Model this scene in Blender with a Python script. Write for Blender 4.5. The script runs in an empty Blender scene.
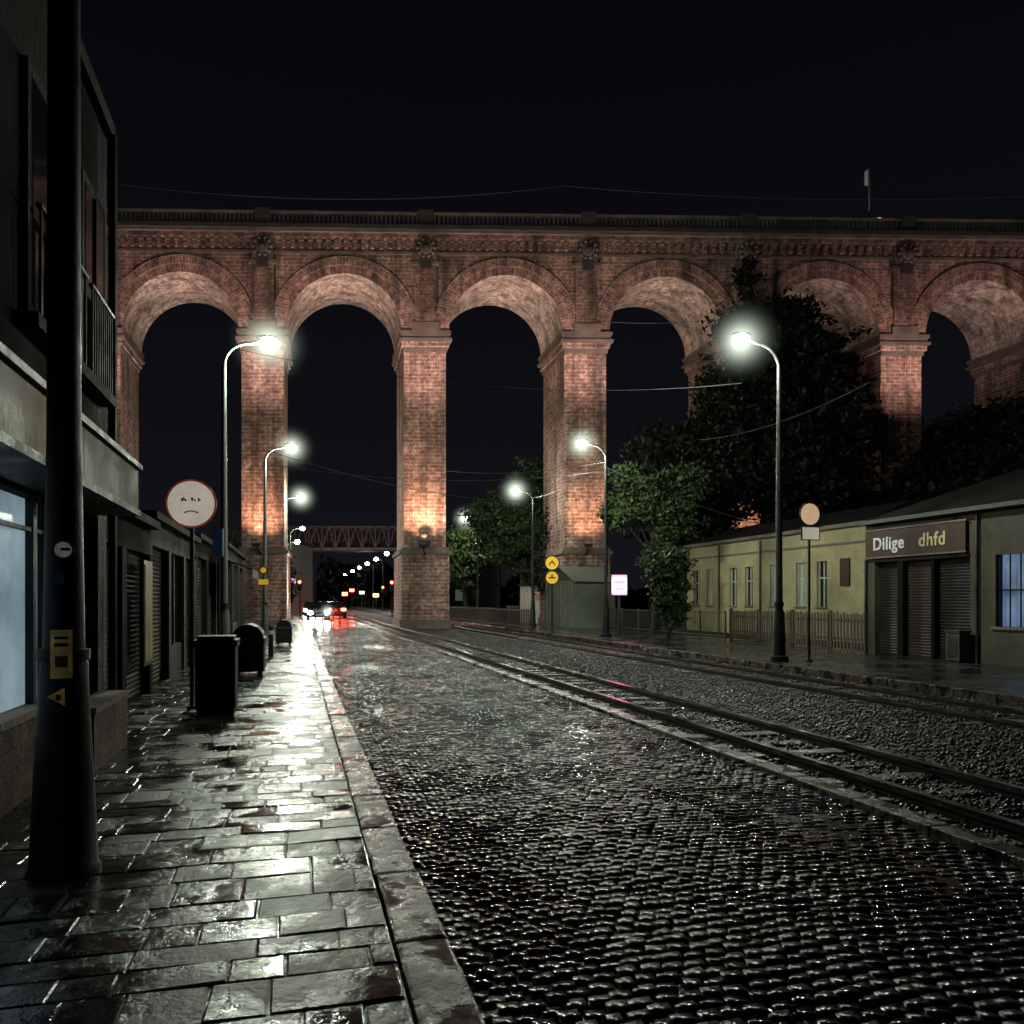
import bpy, bmesh, math, random
import numpy as np
from mathutils import Vector, Matrix
random.seed(7); rng=np.random.default_rng(7)
S=bpy.context.scene
TH=math.radians(15.1); sn,cs=math.sin(TH),math.cos(TH)
def W(v,u,z=0): return (-u*sn+v*cs, u*cs+v*sn, z)
def uv_from(px,d):
    x=(px-512)/800*d
    return (x*cs+d*sn, d*cs-x*sn)      # v,u
# ------------------------------------------------------------------ materials
def nt(name):
    m=bpy.data.materials.new(name); m.use_nodes=True
    return m,m.node_tree.nodes,m.node_tree.links,m.node_tree.nodes['Principled BSDF']
def ramp(n,l,src,stops):
    r=n.new('ShaderNodeValToRGB'); l.new(src,r.inputs[0])
    e=r.color_ramp.elements
    while len(e)<len(stops): e.new(0.5)
    for a,(p,c) in zip(e,stops):
        a.position=p; a.color=(c,c,c,1) if not isinstance(c,tuple) else (*c,1)
    return r
def tc(n,kind='Object'):
    return n.new('ShaderNodeTexCoord').outputs[kind]
def noise(n,l,vec,scale,detail=4,rough=.55):
    t=n.new('ShaderNodeTexNoise'); t.inputs['Scale'].default_value=scale; t.inputs['Detail'].default_value=detail
    t.inputs['Roughness'].default_value=rough; l.new(vec,t.inputs['Vector']); return t.outputs['Fac']
def mul(n,l,a,b,mode='MULTIPLY',fac=1):
    x=n.new('ShaderNodeMixRGB'); x.blend_type=mode; x.inputs[0].default_value=fac
    l.new(a,x.inputs[1]); l.new(b,x.inputs[2]); return x.outputs[0]
def bump(n,l,b,h,strength=.3,dist=.02,prev=None):
    x=n.new('ShaderNodeBump'); x.inputs['Strength'].default_value=strength; x.inputs['Distance'].default_value=dist
    l.new(h,x.inputs['Height'])
    if prev: l.new(prev,x.inputs['Normal'])
    l.new(x.outputs[0],b.inputs['Normal']); return x.outputs[0]
def M(name,col,rough=.6,metal=0,var=.35,sc=3,bs=.2,bd=.01,rv=.15,glow=0,spec=.5):
    m,n,l,b=nt(name); v=tc(n)
    a=noise(n,l,v,sc,6); f=noise(n,l,v,sc*12,4)
    r=ramp(n,l,a,[(.25,tuple(c*(1-var) for c in col)),(.75,tuple(min(1,c*(1+var)) for c in col))])
    r2=ramp(n,l,f,[(.2,.75),(.8,1.1)])
    cc=mul(n,l,r.outputs[0],r2.outputs[0]); l.new(cc,b.inputs['Base Color'])
    rr=ramp(n,l,a,[(.3,max(.03,rough-rv)),(.7,min(1,rough+rv))]); l.new(rr.outputs[0],b.inputs['Roughness'])
    b.inputs['Metallic'].default_value=metal; b.inputs['Specular IOR Level'].default_value=spec
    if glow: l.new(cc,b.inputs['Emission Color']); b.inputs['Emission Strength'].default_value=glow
    if bs: bump(n,l,b,f,bs,bd)
    return m
def EM(name,col,st):
    m,n,l,b=nt(name); b.inputs['Base Color'].default_value=(*[c*.5 for c in col],1)
    b.inputs['Emission Color'].default_value=(*col,1); b.inputs['Emission Strength'].default_value=st; return m
def brickmat(name,c1,c2,mo,bw,rh,ms=.015,uvmap=False,soot=.6,rough=.8,bs=.5,streak=False):
    m,n,l,b=nt(name)
    if uvmap: vec=tc(n,'UV'); ov=tc(n)
    else:
        ov=tc(n); s=n.new('ShaderNodeSeparateXYZ'); l.new(ov,s.inputs[0])
        a=n.new('ShaderNodeMath'); a.operation='ADD'; l.new(s.outputs[0],a.inputs[0]); l.new(s.outputs[1],a.inputs[1])
        c=n.new('ShaderNodeCombineXYZ'); l.new(a.outputs[0],c.inputs[0]); l.new(s.outputs[2],c.inputs[1]); vec=c.outputs[0]
    t=n.new('ShaderNodeTexBrick'); l.new(vec,t.inputs['Vector'])
    t.inputs['Scale'].default_value=1; t.inputs['Brick Width'].default_value=bw; t.inputs['Row Height'].default_value=rh
    t.inputs['Mortar Size'].default_value=ms; t.inputs['Color1'].default_value=(*c1,1); t.inputs['Color2'].default_value=(*c2,1)
    t.inputs['Mortar'].default_value=(*mo,1); t.inputs['Mortar Smooth'].default_value=.3
    g=noise(n,l,ov,.35,8,.68); f=noise(n,l,ov,4,6,.75)
    r=ramp(n,l,g,[(.32,1-soot),(.6,1.15)]); r2=ramp(n,l,f,[(.32,.3),(.5,.9),(.66,1.75)])
    col=mul(n,l,mul(n,l,t.outputs['Color'],r.outputs[0]),r2.outputs[0])
    mp=n.new('ShaderNodeMapping'); mp.inputs['Scale'].default_value=(1.2,1.2,.12); l.new(ov,mp.inputs['Vector'])
    st=noise(n,l,mp.outputs[0],1.3,5); col=mul(n,l,col,ramp(n,l,st,[(.36,.4),(.55,1.05)]).outputs[0])
    l.new(col,b.inputs['Base Color'])
    b.inputs['Roughness'].default_value=rough
    inv=n.new('ShaderNodeMath'); inv.operation='SUBTRACT'; inv.inputs[0].default_value=1; l.new(t.outputs['Fac'],inv.inputs[1])
    p=bump(n,l,b,inv.outputs[0],bs,.03); bump(n,l,b,f,.8,.06,p)
    return m
def wet(name,col,rlo,rhi,sc,bs,bd,fine=60,var=.4,plo=.42,phi=.58,k2=3,smin=.2):
    m,n,l,b=nt(name); v=tc(n)
    a=noise(n,l,v,sc,7,.62); f=noise(n,l,v,fine,5,.65); k=noise(n,l,v,sc*5,6,.65)
    r=ramp(n,l,k,[(.25,tuple(c*(1-var) for c in col)),(.75,tuple(c*(1+var) for c in col))])
    r2=ramp(n,l,a,[(plo,.4),(phi,1.1)])
    l.new(mul(n,l,r.outputs[0],r2.outputs[0]),b.inputs['Base Color'])
    rr=ramp(n,l,a,[(plo,rlo),(phi,rhi)]); rk=ramp(n,l,k,[(.3,.7),(.7,1.35)])
    l.new(mul(n,l,rr.outputs[0],rk.outputs[0]),b.inputs['Roughness'])
    sp=ramp(n,l,k,[(.38,smin),(.52,.6)]); sp2=ramp(n,l,a,[(plo,1.0),(phi,.62)]); l.new(mul(n,l,sp.outputs[0],sp2.outputs[0]),b.inputs['Specular IOR Level'])
    wf=ramp(n,l,a,[(plo,.18),(phi,1.)]).outputs[0]
    p=bump(n,l,b,mul(n,l,f,wf),bs,bd); bump(n,l,b,mul(n,l,k,wf),.5,bd*k2,p); return m
m_vbrick=brickmat('viaduct_brick',(.43,.225,.18),(.25,.12,.095),(.46,.36,.32),.6,.21,.025)
m_vpil=brickmat('pilaster_brick',(.30,.16,.13),(.2,.10,.08),(.3,.23,.2),.4,.19,.02)
m_ring=brickmat('arch_ring_brick',(.42,.20,.155),(.22,.10,.08),(.40,.30,.27),.17,.46,.025,uvmap=True,soot=.4)
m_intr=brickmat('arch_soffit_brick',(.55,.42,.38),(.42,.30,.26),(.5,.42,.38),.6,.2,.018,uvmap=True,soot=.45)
m_stone=M('sooty_stone',(.16,.12,.105),.8,var=.5,sc=1.2,bs=.5,bd=.04)
m_dstone=M('dark_stone',(.045,.04,.038),.8,var=.5,sc=1.5,bs=.4,bd=.03)
m_brick=brickmat('shop_brick',(.20,.09,.06),(.12,.06,.04),(.12,.1,.09),.22,.075,.01,soot=.5)
m_slab=wet('wet_paving',(.045,.045,.043),.07,.36,1.5,.8,.006,fine=34)
m_slab2=wet('wet_paving_alt',(.032,.032,.031),.07,.38,2.1,.8,.006,fine=34)
m_slab3=wet('wet_paving_dark',(.018,.018,.018),.12,.42,1.9,.8,.006,fine=34)
m_kerb=wet('wet_kerb',(.045,.028,.022),.14,.40,2.3,.9,.010,smin=.1)
m_cob=wet('wet_cobble',(.014,.0135,.0135),.09,.24,.7,.7,.004,fine=40,k2=2,smin=.35)
m_road=wet('road_bed',(.01,.01,.01),.15,.5,.4,.6,.02,fine=14)
m_plat=wet('wet_platform',(.03,.03,.029),.08,.4,.7,.7,.012,fine=10)
m_ball=M('ballast',(.02,.018,.017),.55,sc=3,var=.5,bs=.8,bd=.05)
m_ground=M('dark_soil',(.012,.012,.010),.95,sc=.4,bs=.6,bd=.05,spec=.1)
m_sleep=wet('wet_sleeper',(.035,.032,.029),.2,.5,1.5,.7,.01)
m_rail=M('rail_steel',(.28,.25,.23),.2,1,var=.4,sc=2,bs=.2,rv=.1)
m_rust=M('rail_rust',(.035,.022,.017),.6,.3,var=.4,sc=3,bs=.3)
m_black=M('black_paint',(.008,.008,.009),.5,0,sc=4,bs=.4,bd=.008,spec=.3)
m_pole=M('galvanised_grey',(.08,.088,.084),.5,.3,sc=3,bs=.1)
m_metal=M('grey_metal',(.06,.06,.06),.4,.7)
m_cream=M('cream_render',(.34,.30,.17),.8,var=.4,sc=.8,bs=.3,bd=.02)
m_greyr=M('grey_render',(.075,.07,.052),.8,var=.5,sc=1,bs=.3,bd=.02,spec=.2)
m_hut=M('hut_render',(.14,.15,.12),.8,var=.35,sc=1,bs=.3,bd=.02)
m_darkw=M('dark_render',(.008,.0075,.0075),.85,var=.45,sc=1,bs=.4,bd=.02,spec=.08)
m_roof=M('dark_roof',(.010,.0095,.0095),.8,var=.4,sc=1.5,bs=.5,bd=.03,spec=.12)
m_shut=M('roller_shutter',(.04,.037,.036),.5,.4,var=.35,sc=1.3,bs=.1,spec=.3)
m_shut2=M('brown_shutter',(.065,.048,.043),.5,.2,var=.35,sc=1.3,bs=.1,spec=.3)
m_ochre=M('ochre_fascia',(.26,.15,.06),.6,var=.6,sc=1.6,bs=.3,spec=.25)
m_fasc=M('grey_fascia',(.13,.125,.085),.6,var=.6,sc=1.6,bs=.3,spec=.25)
m_white=M('white_paint',(.5,.5,.46),.5,var=.2,sc=2)
m_glass,n_,l_,b_=nt('dark_glass'); b_.inputs['Base Color'].default_value=(.01,.012,.014,1); b_.inputs['Roughness'].default_value=.08
m_fence=M('fence_timber',(.075,.052,.036),.7,var=.45,sc=4,bs=.4)
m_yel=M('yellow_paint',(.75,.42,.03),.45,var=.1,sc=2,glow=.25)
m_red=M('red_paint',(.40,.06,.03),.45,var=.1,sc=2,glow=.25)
m_redp=EM('lit_sign_red',(1,.08,.15),1.2)
m_signw=M('sign_face_glow',(.72,.66,.53),.45,var=.14,sc=3,bs=0,glow=.5)  # emission stands in for light falling on the sign face, no backlight
m_text=M('sign_letter_white',(.55,.57,.57),.45,var=.2,sc=3,bs=0,glow=.07)
m_texty=M('sign_letter_yellow',(.46,.38,.2),.45,var=.2,sc=3,bs=0,glow=.07)
m_peach=M('sign_face_peach_glow',(.72,.50,.30),.45,var=.1,sc=3,bs=0,glow=.7)  # disc glows by emission in place of light falling on it
m_brown=M('brown_signboard',(.05,.025,.02),.55,var=.3,sc=2,spec=.25)
m_bark=M('bark',(.03,.024,.018),.9,sc=6,bs=.8,bd=.05)
m_blue=M('blue_sign',(.03,.10,.28),.4,var=.1,sc=3,bs=0,glow=.05)
def leafmat(name,c):
    m,n,l,b=nt(name); v=tc(n); a=noise(n,l,v,1.1,5); g=noise(n,l,v,7,2)
    r=ramp(n,l,a,[(.3,tuple(x*.35 for x in c)),(.7,tuple(x*1.5 for x in c))])
    r2=ramp(n,l,g,[(.3,.6),(.7,1.3)])
    l.new(mul(n,l,r.outputs[0],r2.outputs[0]),b.inputs['Base Color']); b.inputs['Roughness'].default_value=.55
    b.inputs['Specular IOR Level'].default_value=.25
    return m
m_leaf=leafmat('leaves_green',(.04,.062,.022)); m_leafd=leafmat('leaves_dark',(.010,.013,.008))
WHT=(.90,1.0,.80)
m_lamp=EM('lamp_lens_lit',(.93,1.0,.86),80)
m_lampf=EM('lamp_lens_far',(.93,1.0,.86),60)
def winmat(name,col,st):
    m,n,l,b=nt(name); v=tc(n); a=noise(n,l,v,1.6,4); r=ramp(n,l,a,[(.3,tuple(c*.35 for c in col)),(.7,col)])
    l.new(r.outputs[0],b.inputs['Emission Color']); b.inputs['Emission Strength'].default_value=st
    b.inputs['Base Color'].default_value=(.1,.12,.14,1); b.inputs['Roughness'].default_value=.15; return m
m_win=winmat('lit_shop_glass',(.36,.50,.58),.62)
m_win2=winmat('lit_blue_glass',(.2,.3,.55),.6)
m_glow=EM('lit_window_soft',(.5,.55,.42),.10)
m_pink=EM('lit_sign_pink',(1,.42,.75),1.15)
m_redl=EM('red_light',(1,.05,.02),40); m_headl=EM('headlight',(1,.95,.85),260); m_amber=EM('amber_light',(1,.5,.1),12)
m_flood=EM('floodlight_lens',(1,.6,.3),6)
m_carp=M('car_paint',(.05,.05,.06),.25,.4,sc=2,bs=0); m_carp2=M('car_paint_silver',(.3,.3,.31),.25,.6,sc=2,bs=0); m_tyre=M('tyre',(.02,.02,.02),.8)
# ------------------------------------------------------------------ mesh builder
class MB:
    def __init__(s): s.v=[];s.f=[];s.mi=[];s.uv=[];s.ms=[]
    def m(s,mat):
        if mat not in s.ms: s.ms.append(mat)
        return s.ms.index(mat)
    def face(s,pts,mat,uv=None):
        i=len(s.v); s.v+= [tuple(p) for p in pts]; s.f.append(tuple(range(i,i+len(pts)))); s.mi.append(s.m(mat)); s.uv.append(uv or [(0,0)]*len(pts))
    def box(s,x0,x1,y0,y1,z0,z1,mat):
        if x0>x1:x0,x1=x1,x0
        i=len(s.v)
        s.v+=[(x0,y0,z0),(x1,y0,z0),(x1,y1,z0),(x0,y1,z0),(x0,y0,z1),(x1,y0,z1),(x1,y1,z1),(x0,y1,z1)]
        for f in ((0,3,2,1),(4,5,6,7),(0,1,5,4),(1,2,6,5),(2,3,7,6),(3,0,4,7)):
            s.f.append(tuple(i+k for k in f)); s.mi.append(s.m(mat)); s.uv.append([(0,0)]*4)
    def tube(s,pts,rads,mat,n=12,cap=True):
        pts=[Vector(p) for p in pts]; base=len(s.v); k=len(pts); mi=s.m(mat)
        up=Vector((0,0,1))
        for j,p in enumerate(pts):
            d=(pts[min(j+1,k-1)]-pts[max(j-1,0)]).normalized()
            a=d.cross(up) if abs(d.z)<.95 else d.cross(Vector((1,0,0))); a.normalize(); b=d.cross(a)
            if j and a.dot(la)<0: a=-a;b=-b
            la=a
            for q in range(n):
                t=2*math.pi*q/n; s.v.append(tuple(p+(a*math.cos(t)+b*math.sin(t))*rads[j]))
        for j in range(k-1):
            for q in range(n):
                q2=(q+1)%n; s.f.append((base+j*n+q,base+j*n+q2,base+(j+1)*n+q2,base+(j+1)*n+q)); s.mi.append(mi); s.uv.append([(0,0)]*4)
        if cap:
            for j in (0,k-1):
                s.f.append(tuple(base+j*n+q for q in range(n))); s.mi.append(mi); s.uv.append([(0,0)]*n)
    def sph(s,c,r,mat,sc=(1,1,1),n=12,h=8):
        base=len(s.v); mi=s.m(mat)
        for j in range(h+1):
            ph=math.pi*j/h
            for q in range(n):
                t=2*math.pi*q/n
                s.v.append((c[0]+r*sc[0]*math.sin(ph)*math.cos(t),c[1]+r*sc[1]*math.sin(ph)*math.sin(t),c[2]+r*sc[2]*math.cos(ph)))
        for j in range(h):
            for q in range(n):
                q2=(q+1)%n; s.f.append((base+j*n+q,base+(j+1)*n+q,base+(j+1)*n+q2,base+j*n+q2)); s.mi.append(mi); s.uv.append([(0,0)]*4)
    def make(s,name,loc=(0,0,0),rot=0,parent=None,smooth=False,bevel=0):
        me=bpy.data.meshes.new(name); me.from_pydata(s.v,[],s.f)
        for m in s.ms: me.materials.append(m)
        me.polygons.foreach_set('material_index',s.mi)
        if any(any(u!=(0,0) for u in x) for x in s.uv):
            ul=me.uv_layers.new(name='UVMap'); ul.data.foreach_set('uv',[c for x in s.uv for p in x for c in p])
        if smooth:
            me.polygons.foreach_set('use_smooth',[True]*len(s.f))
        me.update(); o=bpy.data.objects.new(name,me); S.collection.objects.link(o)
        o.location=loc; o.rotation_euler=(0,0,rot)
        if smooth:
            e=o.modifiers.new('es','EDGE_SPLIT'); e.split_angle=math.radians(40)
        if bevel:
            b=o.modifiers.new('bevel','BEVEL'); b.width=bevel; b.segments=2; b.limit_method='ANGLE'
        if parent: o.parent=parent
        return o
def root(name,loc=(0,0,0),rot=0):
    o=bpy.data.objects.new(name,None); o.location=loc; o.rotation_euler=(0,0,rot); S.collection.objects.link(o); o.empty_display_size=.3; return o
def npmesh(name,V,F,mat,rot=0,loc=(0,0,0),smooth=False,parent=None):
    me=bpy.data.meshes.new(name); me.vertices.add(len(V)); me.vertices.foreach_set('co',V.astype(np.float32).ravel())
    k=F.shape[1]; me.loops.add(F.size); me.loops.foreach_set('vertex_index',F.astype(np.int32).ravel())
    me.polygons.add(len(F)); me.polygons.foreach_set('loop_start',np.arange(0,F.size,k,dtype=np.int32)); me.polygons.foreach_set('loop_total',np.full(len(F),k,dtype=np.int32))
    me.update(calc_edges=True); me.validate(); me.materials.append(mat)
    if smooth: me.polygons.foreach_set('use_smooth',np.ones(len(F),dtype=bool))
    o=bpy.data.objects.new(name,me); S.collection.objects.link(o); o.location=loc; o.rotation_euler=(0,0,rot)
    if parent:o.parent=parent
    return o
def light(kind,name,loc,energy,col,parent=None,radius=.1,**k):
    L=bpy.data.lights.new(name,kind); L.energy=energy; L.color=col
    if kind in('POINT','SPOT'): L.shadow_soft_size=radius
    for a,b in k.items():
        if a!='rot': setattr(L,a,b)
    o=bpy.data.objects.new(name,L); o.location=loc; S.collection.objects.link(o)
    if 'rot' in k: o.rotation_euler=k['rot']
    if parent:o.parent=parent
    return o
# ------------------------------------------------------------------ ground & road
b=MB(); b.face([(-900,-60,-.07),(900,-60,-.07),(900,1500,-.07),(-900,1500,-.07)],m_ground); b.make('ground')
b=MB(); b.box(.64,4.23,-3,420,-.06,-.028,m_road); b.make('road_bed',rot=TH)
def cobbles():
    g=np.linspace(-.5,.5,5); gx,gy=np.meshgrid(g,g,indexing='ij'); gx=gx.ravel();gy=gy.ravel()
    e=np.maximum(abs(gx),abs(gy))*2
    corner=(abs(gx)>.4)&(abs(gy)>.4); icor=(abs(gx)>.2)&(abs(gy)>.2)&(e<.9)
    prof=np.where(e>.99,-.018,np.where(e>.4,-.0009,.0009))-np.where(icor,.0010,0)
    sx=np.where(e>.99,1.,np.where(e>.4,1.74,1))*np.where(corner,.92,1.)
    pw,pu=.106,.084; u=np.arange(.5,46,pu); nc=34
    C=[]
    for r,uu in enumerate(u):
        off=(r%2)*.5*pw; j=rng.normal(0,.007,nc); vv=.70+off+np.arange(nc)*pw*.985+j
        arc=.12*np.sin((vv-.65)/3.58*math.pi)+.02*np.sin(vv*5+r*.05)
        C.append(np.stack([vv,uu+arc+rng.normal(0,.007,nc)],1))
    C=np.concatenate(C); C=C[C[:,0]<4.18]; N=len(C)
    w=pw*.96*(1+rng.normal(0,.08,N)); h=pu*.95*(1+rng.normal(0,.08,N)); rot=rng.normal(0,.08,N)
    tx=rng.normal(0,.05,N); ty=rng.normal(0,.05,N)
    und=.002+.007*np.sin(C[:,0]*1.9+1.3*np.sin(C[:,1]*.55))*np.sin(C[:,1]*.9+1.1)+rng.normal(0,.0028,N)
    for (a,c_,rr,dd) in ((3.3,9.6,.5,.014),(3.6,5.2,.4,.011),(1.3,12.,.5,.013),(1.5,20,.9,.015),(3.0,27,1.0,.015),(2.4,16,.6,.013)):
        und-=dd*np.exp(-(((C[:,0]-a)/rr)**2+((C[:,1]-c_)/(rr*1.8))**2))
    X=gx[None]*sx[None]*w[:,None]; Y=gy[None]*sx[None]*h[:,None]
    Z=prof[None]+und[:,None]+X*tx[:,None]+Y*ty[:,None]+rng.normal(0,.0008,(N,25))
    c,s=np.cos(rot)[:,None],np.sin(rot)[:,None]
    V=np.stack([C[:,0:1]+X*c-Y*s,C[:,1:2]+X*s+Y*c,Z],2).reshape(-1,3)
    q=[(i*5+j,(i+1)*5+j,(i+1)*5+j+1,i*5+j+1) for i in range(4) for j in range(4)]
    F=(np.arange(N)[:,None,None]*25+np.array(q)[None]).reshape(-1,4)
    npmesh('cobblestone_road',V,F,m_cob,rot=TH,smooth=True)
cobbles()
m_water,n,l,bb=nt('rain_water'); bb.inputs['Base Color'].default_value=(.008,.008,.008,1); bb.inputs['Roughness'].default_value=.10
v=tc(n); bump(n,l,bb,noise(n,l,v,14,5),.8,.008)
b=MB(); b.face([(.655,-3,-.012),(4.215,-3,-.012),(4.215,46,-.012),(.655,46,-.012)],m_water); b.make('puddle_water',rot=TH)
m_far=wet('far_cobble',(.014,.0135,.0135),.12,.3,.4,1,.02,fine=6)
b=MB(); b.face([(.655,46,.004),(4.215,46,.004),(4.215,420,.004),(.655,420,.004)],m_far); b.make('far_road',rot=TH)
b=MB(); m_fl=M('fallen_leaf',(.16,.11,.05),.5,var=.5,sc=3,bs=0)
for k in range(90):
    vv=random.choice([random.uniform(.7,4.1),random.uniform(-1.8,.35)]); uu=random.uniform(1.8,14); z=.014 if vv>.6 else .118; a=random.random()*6.28; s_=random.uniform(.012,.028)
    p=lambda t,r_: (vv+math.cos(a+t)*r_*s_,uu+math.sin(a+t)*r_*s_,z+random.uniform(0,.006))
    b.face([p(0,1.4),p(1.3,.7),p(3.14,1.2),p(4.9,.7)],m_fl)
b.make('fallen_leaves',rot=TH)
# left pavement
b=MB(); b.box(-3.2,.403,-3,420,-.05,.1005,m_slab3); b.make('pavement_bed',rot=TH)
b=MB(); u=-.5
while u<60:
    du=random.choice([.2,.24,.28,.3,.34]); x=-2.34
    while x<.38:
        w=random.choice([.22,.3,.34,.42,.5]); x1=min(x+w,.401)
        if .401-x1<.1: x1=.401
        if x1-x>.05:
            z=.109+random.gauss(0,.0024); a=random.gauss(0,.013); c=random.gauss(0,.013); i=len(b.v); g=.0025
            P=[(x+g,u+g),(x1-g,u+g),(x1-g,u+du-g),(x+g,u+du-g)]
            P=[(p[0]+random.gauss(0,.0025),p[1]+random.gauss(0,.003)) for p in P]
            mid=((x+x1)/2,u+du/2)
            zz=[z+(p[0]-mid[0])*a+(p[1]-mid[1])*c for p in P]
            b.v+=[(p[0],p[1],.08) for p in P]+[(p[0],p[1],q-.004) for p,q in zip(P,zz)]
            ins=[(mid[0]+(p[0]-mid[0])*(1-.018/(x1-x)),mid[1]+(p[1]-mid[1])*(1-.018/du)) for p in P]
            b.v+=[(p[0],p[1],q) for p,q in zip(ins,zz)]
            t_=random.random(); mm=b.m(m_slab if t_<.5 else (m_slab2 if t_<.8 else m_slab3))
            for k in range(4):
                k2=(k+1)%4
                b.f.append((i+k,i+k2,i+4+k2,i+4+k)); b.f.append((i+4+k,i+4+k2,i+8+k2,i+8+k))
            b.f.append((i+8,i+9,i+10,i+11)); b.mi+=[mm]*9; b.uv+=[[(0,0)]*4]*9
        x=x1
    u+=du
b.make('sidewalk',rot=TH)
b=MB(); b.box(-2.9,.397,60.2,420,.102,.11,m_slab); b.make('far_sidewalk',rot=TH)
b=MB(); u=-1
while u<150:
    L=.9 if u<60 else 4; d=random.gauss(0,.003)
    b.box(.412+d,.65+d,u+.002,u+L-.002,-.04,.108+random.gauss(0,.003),m_kerb); u+=L
b.make('kerb',rot=TH,bevel=.022)
b=MB(); u=-1
while u<160:
    d=random.gauss(0,.004); L=.8 if u<60 else 4
    b.box(4.235+d,4.43+d,u+.003,u+L-.003,-.05,.035+random.gauss(0,.002),m_kerb); u+=L
b.make('track_edging',rot=TH,bevel=.01)
b=MB(); b.box(4.45,10.5,-3,400,-.06,-.03,m_ball); b.make('track_bed',rot=TH)
b=MB(); b.box(10.7,15.9,-10,400,-.05,.14,m_plat); b.box(15.92,40,-10,400,-.05,.10,m_ground); b.make('platform_pavement',rot=TH)
b=MB(); u=-2
while u<160:
    L=1.2 if u<60 else 6; b.box(10.48,10.69,u+.005,u+L-.005,-.05,.155,m_kerb); u+=L
b.make('platform_kerb',rot=TH,bevel=.01)
for i,(a,c) in enumerate([(4.74,5.66),(8.72,9.72)]):
    r=root('tram_track',rot=TH); b=MB()
    for x in (a,c):
        b.box(x-.035,x+.035,-3,380,.05,.085,m_rail); b.box(x-.034,x+.034,-3,380,.035,.0499,m_rust); b.box(x-.012,x+.012,-3,380,-.01,.035,m_rust); b.box(x-.07,x+.07,-3,380,-.03,-.01,m_rust)
    b.make('rails',parent=r); b=MB(); u=0
    while u<90:
        b.box(a-.33 if i else a-.22,c+.36,u,u+.22,-.06,-.004+random.gauss(0,.006),m_sleep); u+=.6
    b.make('sleepers',parent=r,bevel=.012)
N=46000; V0=np.array([(1,0,0),(-1,0,0),(0,1,0),(0,-1,0),(0,0,1),(0,0,-1)],float); F0=np.array([(0,2,4),(2,1,4),(1,3,4),(3,0,4),(2,0,5),(1,2,5),(3,1,5),(0,3,5)])
uu=3.5+40*rng.random(N)**1.5; vv=4.46+6.0*rng.random(N); sz=.014+.02*rng.random(N)
near=np.minimum.reduce([abs(vv-x) for x in (4.74,5.66,8.72,9.72)]); zz=np.where(((vv>6.1)&(vv<8.3)),.0,-.02)+rng.random(N)*.02
k=near>.055; uu,vv,sz,zz=uu[k],vv[k],sz[k],zz[k]; N=len(uu)
V=V0[None]*sz[:,None,None]*(.7+.6*rng.random((N,6,1))); V[:,:,2]*=.7
an=rng.random(N)*6.28; c,s=np.cos(an)[:,None],np.sin(an)[:,None]
V=np.stack([V[:,:,0]*c-V[:,:,1]*s+vv[:,None],V[:,:,0]*s+V[:,:,1]*c+uu[:,None],V[:,:,2]+zz[:,None]],2).reshape(-1,3)
F=(np.arange(N)[:,None,None]*6+F0[None]).reshape(-1,3)
npmesh('ballast_gravel',V,F,wet('wet_stone',(.03,.028,.026),.25,.5,2,.3,.005),rot=TH)
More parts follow.
